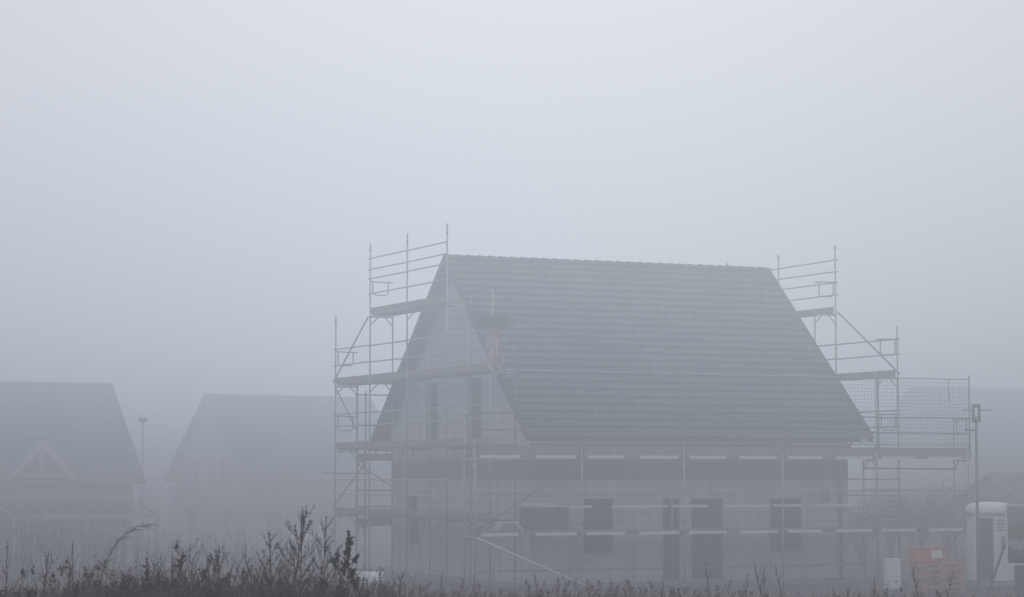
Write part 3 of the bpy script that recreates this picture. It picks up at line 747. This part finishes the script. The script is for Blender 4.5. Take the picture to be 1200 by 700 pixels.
def weed(loc, h, kind, label, seed, group='tall dry weeds on the bank in front', spread=.3, stems=1, lean=(0,0), name=None):
    r2 = random.Random(seed); st = MB(); sd = MB(); heads = []
    for s_ in range(stems):
        off = Vector((r2.uniform(-spread,spread)*.3, r2.uniform(-.1,.1), 0)) if stems > 1 else Vector()
        hh = h*(1 if s_ == 0 else r2.uniform(.7,.95))
        d = (Vector((lean[0]+r2.gauss(0,.05)+off.x*.5, lean[1]+r2.gauss(0,.05), 1))).normalized()
        n = 12; pts = [off.copy()]
        for i in range(n):
            if kind == 'plume': d = (d + Vector((.045*max(0,i-5)+.02, 0, -.042*max(0,i-6)))).normalized()
            else: d = (d + Vector((r2.gauss(0,.025), r2.gauss(0,.025), .02))).normalized()
            pts.append(pts[-1]+d*hh/n)
        st.tube(pts, [.0075*(1-.75*i/n) for i in range(n+1)], 5, caps=False)
        at = lambda t: pts[min(n-1,int(t*n))].lerp(pts[min(n,int(t*n)+1)], t*n-int(t*n))
        if kind == 'mugwort':
            k = 30; 
            for i in range(k):
                t = .34+.63*i/k; p = at(t); a = i*2.4+r2.uniform(-.4,.4)
                ln = hh*(.025+.27*(1-t)**.85)*r2.uniform(.7,1.3)
                dv = Vector((math.cos(a)*.8, math.sin(a)*.8, .72)).normalized()
                tp = twig(st, sd, p, dv, ln, .0028, 1, r2, 2)
                for j in (2,3,4):
                    if ln > .1:
                        a2 = r2.uniform(0,6.3); twig(st, sd, tp[j], (dv+Vector((math.cos(a2)*.7, math.sin(a2)*.7, .5))).normalized(), ln*.4*r2.uniform(.6,1.2), .0018, 1, r2, 1)
            for i in range(8): clump(sd, at(.86+.017*i), Vector((0,0,1)), 5, .02, .007, .01, r2)
        elif kind == 'head':      # stout stems ending in dense dark heads
            for i in range(7):
                hd = MB(); t = .62+.05*i; a = i*2.4+r2.uniform(-.5,.5); dv = Vector((math.cos(a)*.6, math.sin(a)*.6, .8)).normalized()
                tp = twig(st, sd, at(t), dv, hh*.09*r2.uniform(.7,1.2), .004, 0, r2, 0)
                for k in range(4): clump(hd, tp[-1-k//2]+dv*.016*k, dv, 9, .02, .011*(1-.15*k), .022, r2)
                heads.append(hd)
            hd = MB()
            for k in range(6): clump(hd, pts[-1]+d*(.022*(k-3)), d, 11, .03, .016-.0025*abs(k-2), .025, r2)
            heads.append(hd)
        elif kind == 'bare':      # upright wispy twigs
            for i in range(16):
                t = .3+.65*i/16; a = i*2.4+r2.uniform(-.5,.5); dv = Vector((math.cos(a)*.45, math.sin(a)*.45, .9)).normalized()
                tp = twig(st, sd, at(t), dv, hh*(.06+.22*(1-t))*r2.uniform(.6,1.2), .003, 1, r2, 1)
        elif kind == 'plume':     # arching grass plume, hanging to one side
            for i in range(70):
                t = .5+.49*i/70; p = at(t); dv = (pts[min(n,int(t*n)+1)]-pts[max(0,int(t*n)-1)]).normalized()
                dv = (dv + Vector((r2.gauss(.1,.25), r2.gauss(0,.2), r2.gauss(-.1,.2)))).normalized()
                tp = twig(st, sd, p, dv, hh*.09*r2.uniform(.5,1.2), .0022, 1, r2, 1, bend=-.3)
    root = empty(name or 'dry_weed', loc, 0, label, 'plant', group)
    st.build('stem', M['weed'] if kind != 'plume' else M['reed'], root, fixn=False)
    for hd in heads: hd.build('seed_head', M['seed'], root, fixn=False)
    if sd.v: sd.build('seed_head', M['seed'] if kind != 'plume' else M['reed'], root, fixn=False)
    return root
def wpos(x, y, Y):
    """base on the bank for a plant whose tip is seen at x, y from the camera stand; returns location and height"""
    X = XY(x, Y); top = 3.077-(y-555)*Y/2833.; z = gz(X, Y); return (X, Y, z), top-z
WL = [
 (333,588,14,'mugwort','tallest branching weed with a feathery tip, left of the scaffold',.10),
 (350,592,14.3,'mugwort','second tall branching weed, just right of the tallest one',.0),
 (371,604,14.8,'mugwort','thin tall weed, third and rightmost of the high cluster',.0),
 (309,622,14.2,'mugwort','shorter leaning weed on the left flank of the tallest one',-.12),
 (384,655,14,'head','leaning weed with a dense dark seed spike, right of the tall cluster',.22),
 (408,638,14.5,'head','upright weed with three dense dark seed heads',.0),
 (252,636,15.5,'mugwort','slim branching weed left of the tall cluster',-.05),
 (238,655,15.5,'mugwort','low bent weed at the left of the slim branching one',-.15),
 (290,650,18,'mugwort','squat bushy weed between the slim one and the tall cluster',.12),
 (300,652,20,'mugwort','bushy weed at the left foot of the tall cluster',.05),
 (8,632,17,'bare','wispy bare weed at the left edge of the photo',.02),
 (58,648,17,'bare','short twiggy weed right of the left-edge weed',.12),
 (70,645,17.4,'bare','twiggy weed leaning right, below the terrace roof',.18),
 (82,632,18,'bare','tallest of the bare twiggy weeds near the left corner',.05),
 (112,662,20,'bare','small bare weed standing between two plume grasses',.0),
 (146,664,20,'bare','small forked weed under the drooping plume',.1),
 (430,668,19,'bare','short bare weed before the white drum',-.05),
 (452,664,18,'mugwort','spreading weed right of the white drum',.15),
 (470,668,18.5,'mugwort','low spreading weed below the gable scaffold',.1),
 (880,657,22,'bare','twiggy weed leaning left under the right window',-.3),
 (895,662,22.5,'bare','upright twiggy weed below the right window',.0),
 (908,660,23,'bare','twiggy weed leaning left at the right window',-.22),
 (838,658,24,'bare','thin single stem before the wide glass door',.02),
 (876,672,24,'bare','short curved weed right of the wide glass door',.15),
 (768,676,26,'bare','tiny upright weed below the narrow door',.0),
 (735,684,25,'bare','small weed leaning right under the wall',.2),
 (1087,662,20,'bare','thin bare stem in front of the pallets',.03),
 (1108,668,21,'bare','thin stem leaning right in front of the pallets',.22),
 (1022,676,24,'bare','small stem left of the meter cabinet',.1),
 (560,672,26,'bare','thin weed at the foot of the scaffold corner',.0),
 (520,668,27,'bare','thin pale weed below the gable scaffold',.05),
 (634,668,26,'bare','thin weed under the diagonal brace',-.05),
]
for i, (x, y, Y, kind, lb, ln) in enumerate(WL):
    loc, h = wpos(x, y, Y)
    loc = (loc[0]-ln*h*.85, loc[1], loc[2])
    weed(loc, h/max(.8, math.cos(math.atan(ln))), kind, lb, 100+i, lean=(ln, 0), name={'mugwort':'branching_weed','head':'seed_head_weed','bare':'twiggy_weed'}[kind])
loc, h = wpos(152, 603, 26); loc = (loc[0]-.42, loc[1], loc[2])
weed(loc, h*1.12, 'plume', 'tall plume grass drooping to the right in front of the terrace roof', 300, lean=(.16,0), name='plume_grass', group='plume grasses')
loc, h = wpos(186, 660, 30); weed((loc[0]-.3, loc[1], loc[2]), h*1.1, 'plume', 'short drooping plume grass right of the tall plume', 301, lean=(.16,0), name='plume_grass', group='plume grasses')

# the dense growth below: nobody could count it
def cover(name, label, Y0, Y1, n, hl, hr, seed, m, dens=2, x0=-.235, x1=.235, keep_r=1., wd=1., fall=0.):
    r2 = random.Random(seed); b = MB()
    for _ in range(n):
        Y = Y0+(Y1-Y0)*r2.random(); X = r2.uniform(x0, x1)*Y
        k = sst(-.09, -.01, X/Y)
        if r2.random() > 1-k*(1-keep_r): continue
        h = (hl*(1-k)+hr*k)*(1-fall*(Y-Y0))*(.5+.5*(.5+.28*math.sin(X*1.7+Y*.9)*math.sin(X*.63-Y*.4)+.22*math.sin(X*4.3+1.7*math.sin(Y*1.1))*math.sin(X*.9+Y*2.3)+.2*math.sin(X*.41+2))+min(.1, abs(r2.gauss(0,.1)))*(1 if r2.random() < .35 else -.8))
        z = gz(X, Y); d = Vector((r2.gauss(.04,.12), r2.gauss(0,.1), 1)).normalized(); p = Vector((X, Y, z)); q = p+d*h
        s_ = Vector((1,0,0))*.003*(1+Y*.02)*wd
        mid = p.lerp(q, .55) + Vector((r2.gauss(0,.02), 0, 0))*h
        b.poly([p-s_, p+s_, mid+s_*.7, mid-s_*.7]); b.poly([mid-s_*.7, mid+s_*.7, q])
        for j in range(r2.randint(4, 7)):
            t = r2.uniform(.35,1); a = r2.uniform(0,6.3); e = p.lerp(mid, t/.55) if t < .55 else mid.lerp(q, (t-.55)/.45)
            f = e+Vector((math.cos(a)*.55, math.sin(a)*.3, r2.uniform(.6,1.1))).normalized()*h*.17*r2.uniform(.4,1.2)
            b.poly([e-s_*.6, e+s_*.6, f])
            c = (f-e).normalized(); clump(b, e.lerp(f, .7), c, dens, .04, .008, .010*wd, r2)
        if r2.random() < .2: clump(b, q, d, dens*6, .03, .012, .02*wd, r2)
        for j in range(2): clump(b, p.lerp(q, r2.uniform(.2,.7)), d, 1, .03, .02, .028*wd, r2)
    return tag(b.build(name, m, fixn=False), label, 'ground cover', kind='stuff')
cover('weed_thicket', 'dense dry brown weeds covering the near bank', 13, 23, 8200, 1.18, .8, 5, M['weed'], 3, keep_r=.25, fall=.034)
cover('dry_undergrowth', 'reddish brown undergrowth on the slope below the house', 24, 46, 9500, .85, .74, 6, M['thatch'], 3, keep_r=.95)
cover('meadow_grass', 'thin faded grass growing on the bare soil', 46, 60, 4000, .6, .3, 8, M['thatch'], 1, keep_r=.5)
cover('tall_dead_stalks', 'faint tall dead stalks in the fog before the left houses', 58, 84, 380, 1.7, 1.3, 9, M['reed'], 2, -.215, -.075, wd=1.6)

# ------------------------------------------------------------------ fog: an absorbing volume with added glow in place of scattered daylight
BETA = .013
fb = MB(); fb.box((-560,-50,-8), (560,1300,110)); fog = tag(fb.build('fog', M['net']), kind='structure')
fm = bpy.data.materials.new('fog_volume'); fm.use_nodes = True; nt = fm.node_tree; N = nt.nodes; L = nt.links
for n_ in list(N): N.remove(n_)
out = N.new('ShaderNodeOutputMaterial'); ab = N.new('ShaderNodeVolumeAbsorption'); em = N.new('ShaderNodeEmission'); add = N.new('ShaderNodeAddShader')
ab.inputs['Color'].default_value = (0,0,0,1); ab.inputs['Density'].default_value = BETA
em.inputs['Strength'].default_value = BETA
geo = N.new('ShaderNodeNewGeometry'); sp = N.new('ShaderNodeSeparateXYZ'); L.new(geo.outputs['Position'], sp.inputs['Vector'])
mr = N.new('ShaderNodeMapRange'); mr.inputs['From Min'].default_value = -2; mr.inputs['From Max'].default_value = 60; L.new(sp.outputs['Z'], mr.inputs['Value'])
rp = N.new('ShaderNodeValToRGB'); el = rp.color_ramp.elements
# emission colour rises with height, painting in daylight scattered by the fog
FOG = [(-2,(.225,.20,.235)),(1.5,(.228,.24,.274)),(3,(.308,.331,.377)),(4.5,(.382,.422,.484)),(6,(.510,.556,.628)),(8,(.660,.710,.775)),(11,(.705,.750,.812)),(15,(.785,.835,.890)),(22,(.902,.938,.99)),(35,(1.015,.985,1.05)),(60,(1.1,1.0,1.085))]
el[0].position = 0; el[1].position = 1
for z, c in FOG[1:-1]: el.new((z+2)/62)
for e_, (z, c) in zip(sorted(el, key=lambda q: q.position), FOG): e_.color = (*[k/1.2 for k in c], 1)
L.new(mr.outputs['Result'], rp.inputs['Fac'])
# and the glow is dimmed towards both sides, a painted-in vignette
x2 = N.new('ShaderNodeMath'); x2.operation = 'MULTIPLY'; xo = N.new('ShaderNodeMath'); xo.operation = 'SUBTRACT'; xo.inputs[1].default_value = 1.0
L.new(sp.outputs['X'], xo.inputs[0]); L.new(xo.outputs[0], x2.inputs[0]); L.new(xo.outputs[0], x2.inputs[1])
lat = N.new('ShaderNodeMath'); lat.operation = 'MULTIPLY_ADD'; lat.inputs[1].default_value = -.00035; lat.inputs[2].default_value = 1.02; L.new(x2.outputs[0], lat.inputs[0])
lm = N.new('ShaderNodeMath'); lm.operation = 'MAXIMUM'; lm.inputs[1].default_value = .66; L.new(lat.outputs[0], lm.inputs[0])
ls_ = N.new('ShaderNodeMath'); ls_.operation = 'MULTIPLY'; ls_.inputs[1].default_value = BETA*1.2; L.new(lm.outputs[0], ls_.inputs[0])
# uneven drifts: density wanders by about a fifth over tens of metres
fn = N.new('ShaderNodeTexNoise'); fn.inputs['Scale'].default_value = .028; fn.inputs['Detail'].default_value = 2; fmp = N.new('ShaderNodeMapping'); fmp.inputs['Scale'].default_value = (1,.6,1.8); fmp.inputs['Location'].default_value = (3.1,7.7,1.3)
L.new(geo.outputs['Position'], fmp.inputs['Vector']); L.new(fmp.outputs['Vector'], fn.inputs['Vector'])
fr = N.new('ShaderNodeMapRange'); fr.inputs['From Min'].default_value = .3; fr.inputs['From Max'].default_value = .7; fr.inputs['To Min'].default_value = BETA*.66; fr.inputs['To Max'].default_value = BETA*1.36; L.new(fn.outputs['Fac'], fr.inputs['Value'])
# a thicker bank lies over the plots behind the building site
bk = N.new('ShaderNodeMapRange'); bk.interpolation_type = 'SMOOTHSTEP'; bk.inputs['From Min'].default_value = 82; bk.inputs['From Max'].default_value = 120; bk.inputs['To Min'].default_value = 1; bk.inputs['To Max'].default_value = 1.5; L.new(sp.outputs['Y'], bk.inputs['Value'])
den = N.new('ShaderNodeMath'); den.operation = 'MULTIPLY'; L.new(fr.outputs['Result'], den.inputs[0]); L.new(bk.outputs['Result'], den.inputs[1])
L.new(den.outputs[0], ab.inputs['Density'])
m3 = N.new('ShaderNodeMath'); m3.operation = 'MULTIPLY'; m3.inputs[1].default_value = 1/BETA; L.new(den.outputs[0], m3.inputs[0])
m4 = N.new('ShaderNodeMath'); m4.operation = 'MULTIPLY'; L.new(m3.outputs[0], m4.inputs[0]); L.new(ls_.outputs[0], m4.inputs[1])
L.new(m4.outputs[0], em.inputs['Strength'])
tm = N.new('ShaderNodeMapRange'); tm.inputs['From Min'].default_value = -16; tm.inputs['From Max'].default_value = 16; L.new(sp.outputs['X'], tm.inputs['Value'])
tr_ = N.new('ShaderNodeValToRGB'); te = tr_.color_ramp.elements; tr_.color_ramp.interpolation = 'B_SPLINE'; te[0].color = (.99,.975,1.03,1); te[1].color = (1.05,1.0,.975,1); tmid = te.new(.5); tmid.color = (.985,1.0,1.0,1)
L.new(tm.outputs['Result'], tr_.inputs['Fac'])
tx = N.new('ShaderNodeMix'); tx.data_type = 'RGBA'; tx.blend_type = 'MULTIPLY'; tx.inputs['Factor'].default_value = 1; L.new(rp.outputs['Color'], tx.inputs['A']); L.new(tr_.outputs['Color'], tx.inputs['B'])
L.new(tx.outputs['Result'], em.inputs['Color'])
L.new(ab.outputs[0], add.inputs[0]); L.new(em.outputs[0], add.inputs[1]); L.new(add.outputs[0], out.inputs['Volume'])
fog.data.materials.clear(); fog.data.materials.append(fm)

# ------------------------------------------------------------------ light, camera, render settings
W = bpy.data.worlds.new('World'); S.world = W; W.use_nodes = True; wn = W.node_tree.nodes; wl = W.node_tree.links
sky = wn.new('ShaderNodeTexSky'); sky.sky_type = 'NISHITA'; sky.sun_disc = False; sky.sun_elevation = R(24); sky.sun_rotation = R(35); sky.air_density = 1.5; sky.dust_density = 4
wl.new(sky.outputs['Color'], wn['Background'].inputs['Color']); wn['Background'].inputs['Strength'].default_value = .1
sun = bpy.data.lights.new('sun', 'SUN'); sun.energy = .8; sun.angle = R(25); sun.color = (1,.97,.93)
so_ = bpy.data.objects.new('sun', sun); COL.objects.link(so_)
d = Vector((math.sin(R(35))*math.cos(R(24)), math.cos(R(35))*math.cos(R(24)), math.sin(R(24)))); so_.rotation_euler = d.to_track_quat('Z', 'Y').to_euler(); so_.location = (20, 20, 60)

cam = bpy.data.cameras.new('camera'); co = bpy.data.objects.new('camera', cam); COL.objects.link(co); S.camera = co
cam.sensor_width = 36; cam.lens = 85; cam.clip_end = 5000; cam.clip_start = .1
co.location = (0, 0, 3.077); co.rotation_euler = (R(90)+math.atan(204.9/2833), 0, 0)
cam.dof.use_dof = True; cam.dof.focus_distance = 64; cam.dof.aperture_fstop = 8

S.view_settings.view_transform = 'Standard'; S.view_settings.look = 'None'; S.view_settings.exposure = 0; S.view_settings.gamma = 1
try:
    S.cycles.use_denoising = True; S.cycles.denoiser = 'OPENIMAGEDENOISE'
    S.cycles.volume_step_rate = .15; S.cycles.volume_max_steps = 256
    S.cycles.max_bounces = 6; S.cycles.diffuse_bounces = 3; S.cycles.volume_bounces = 0
except Exception: pass
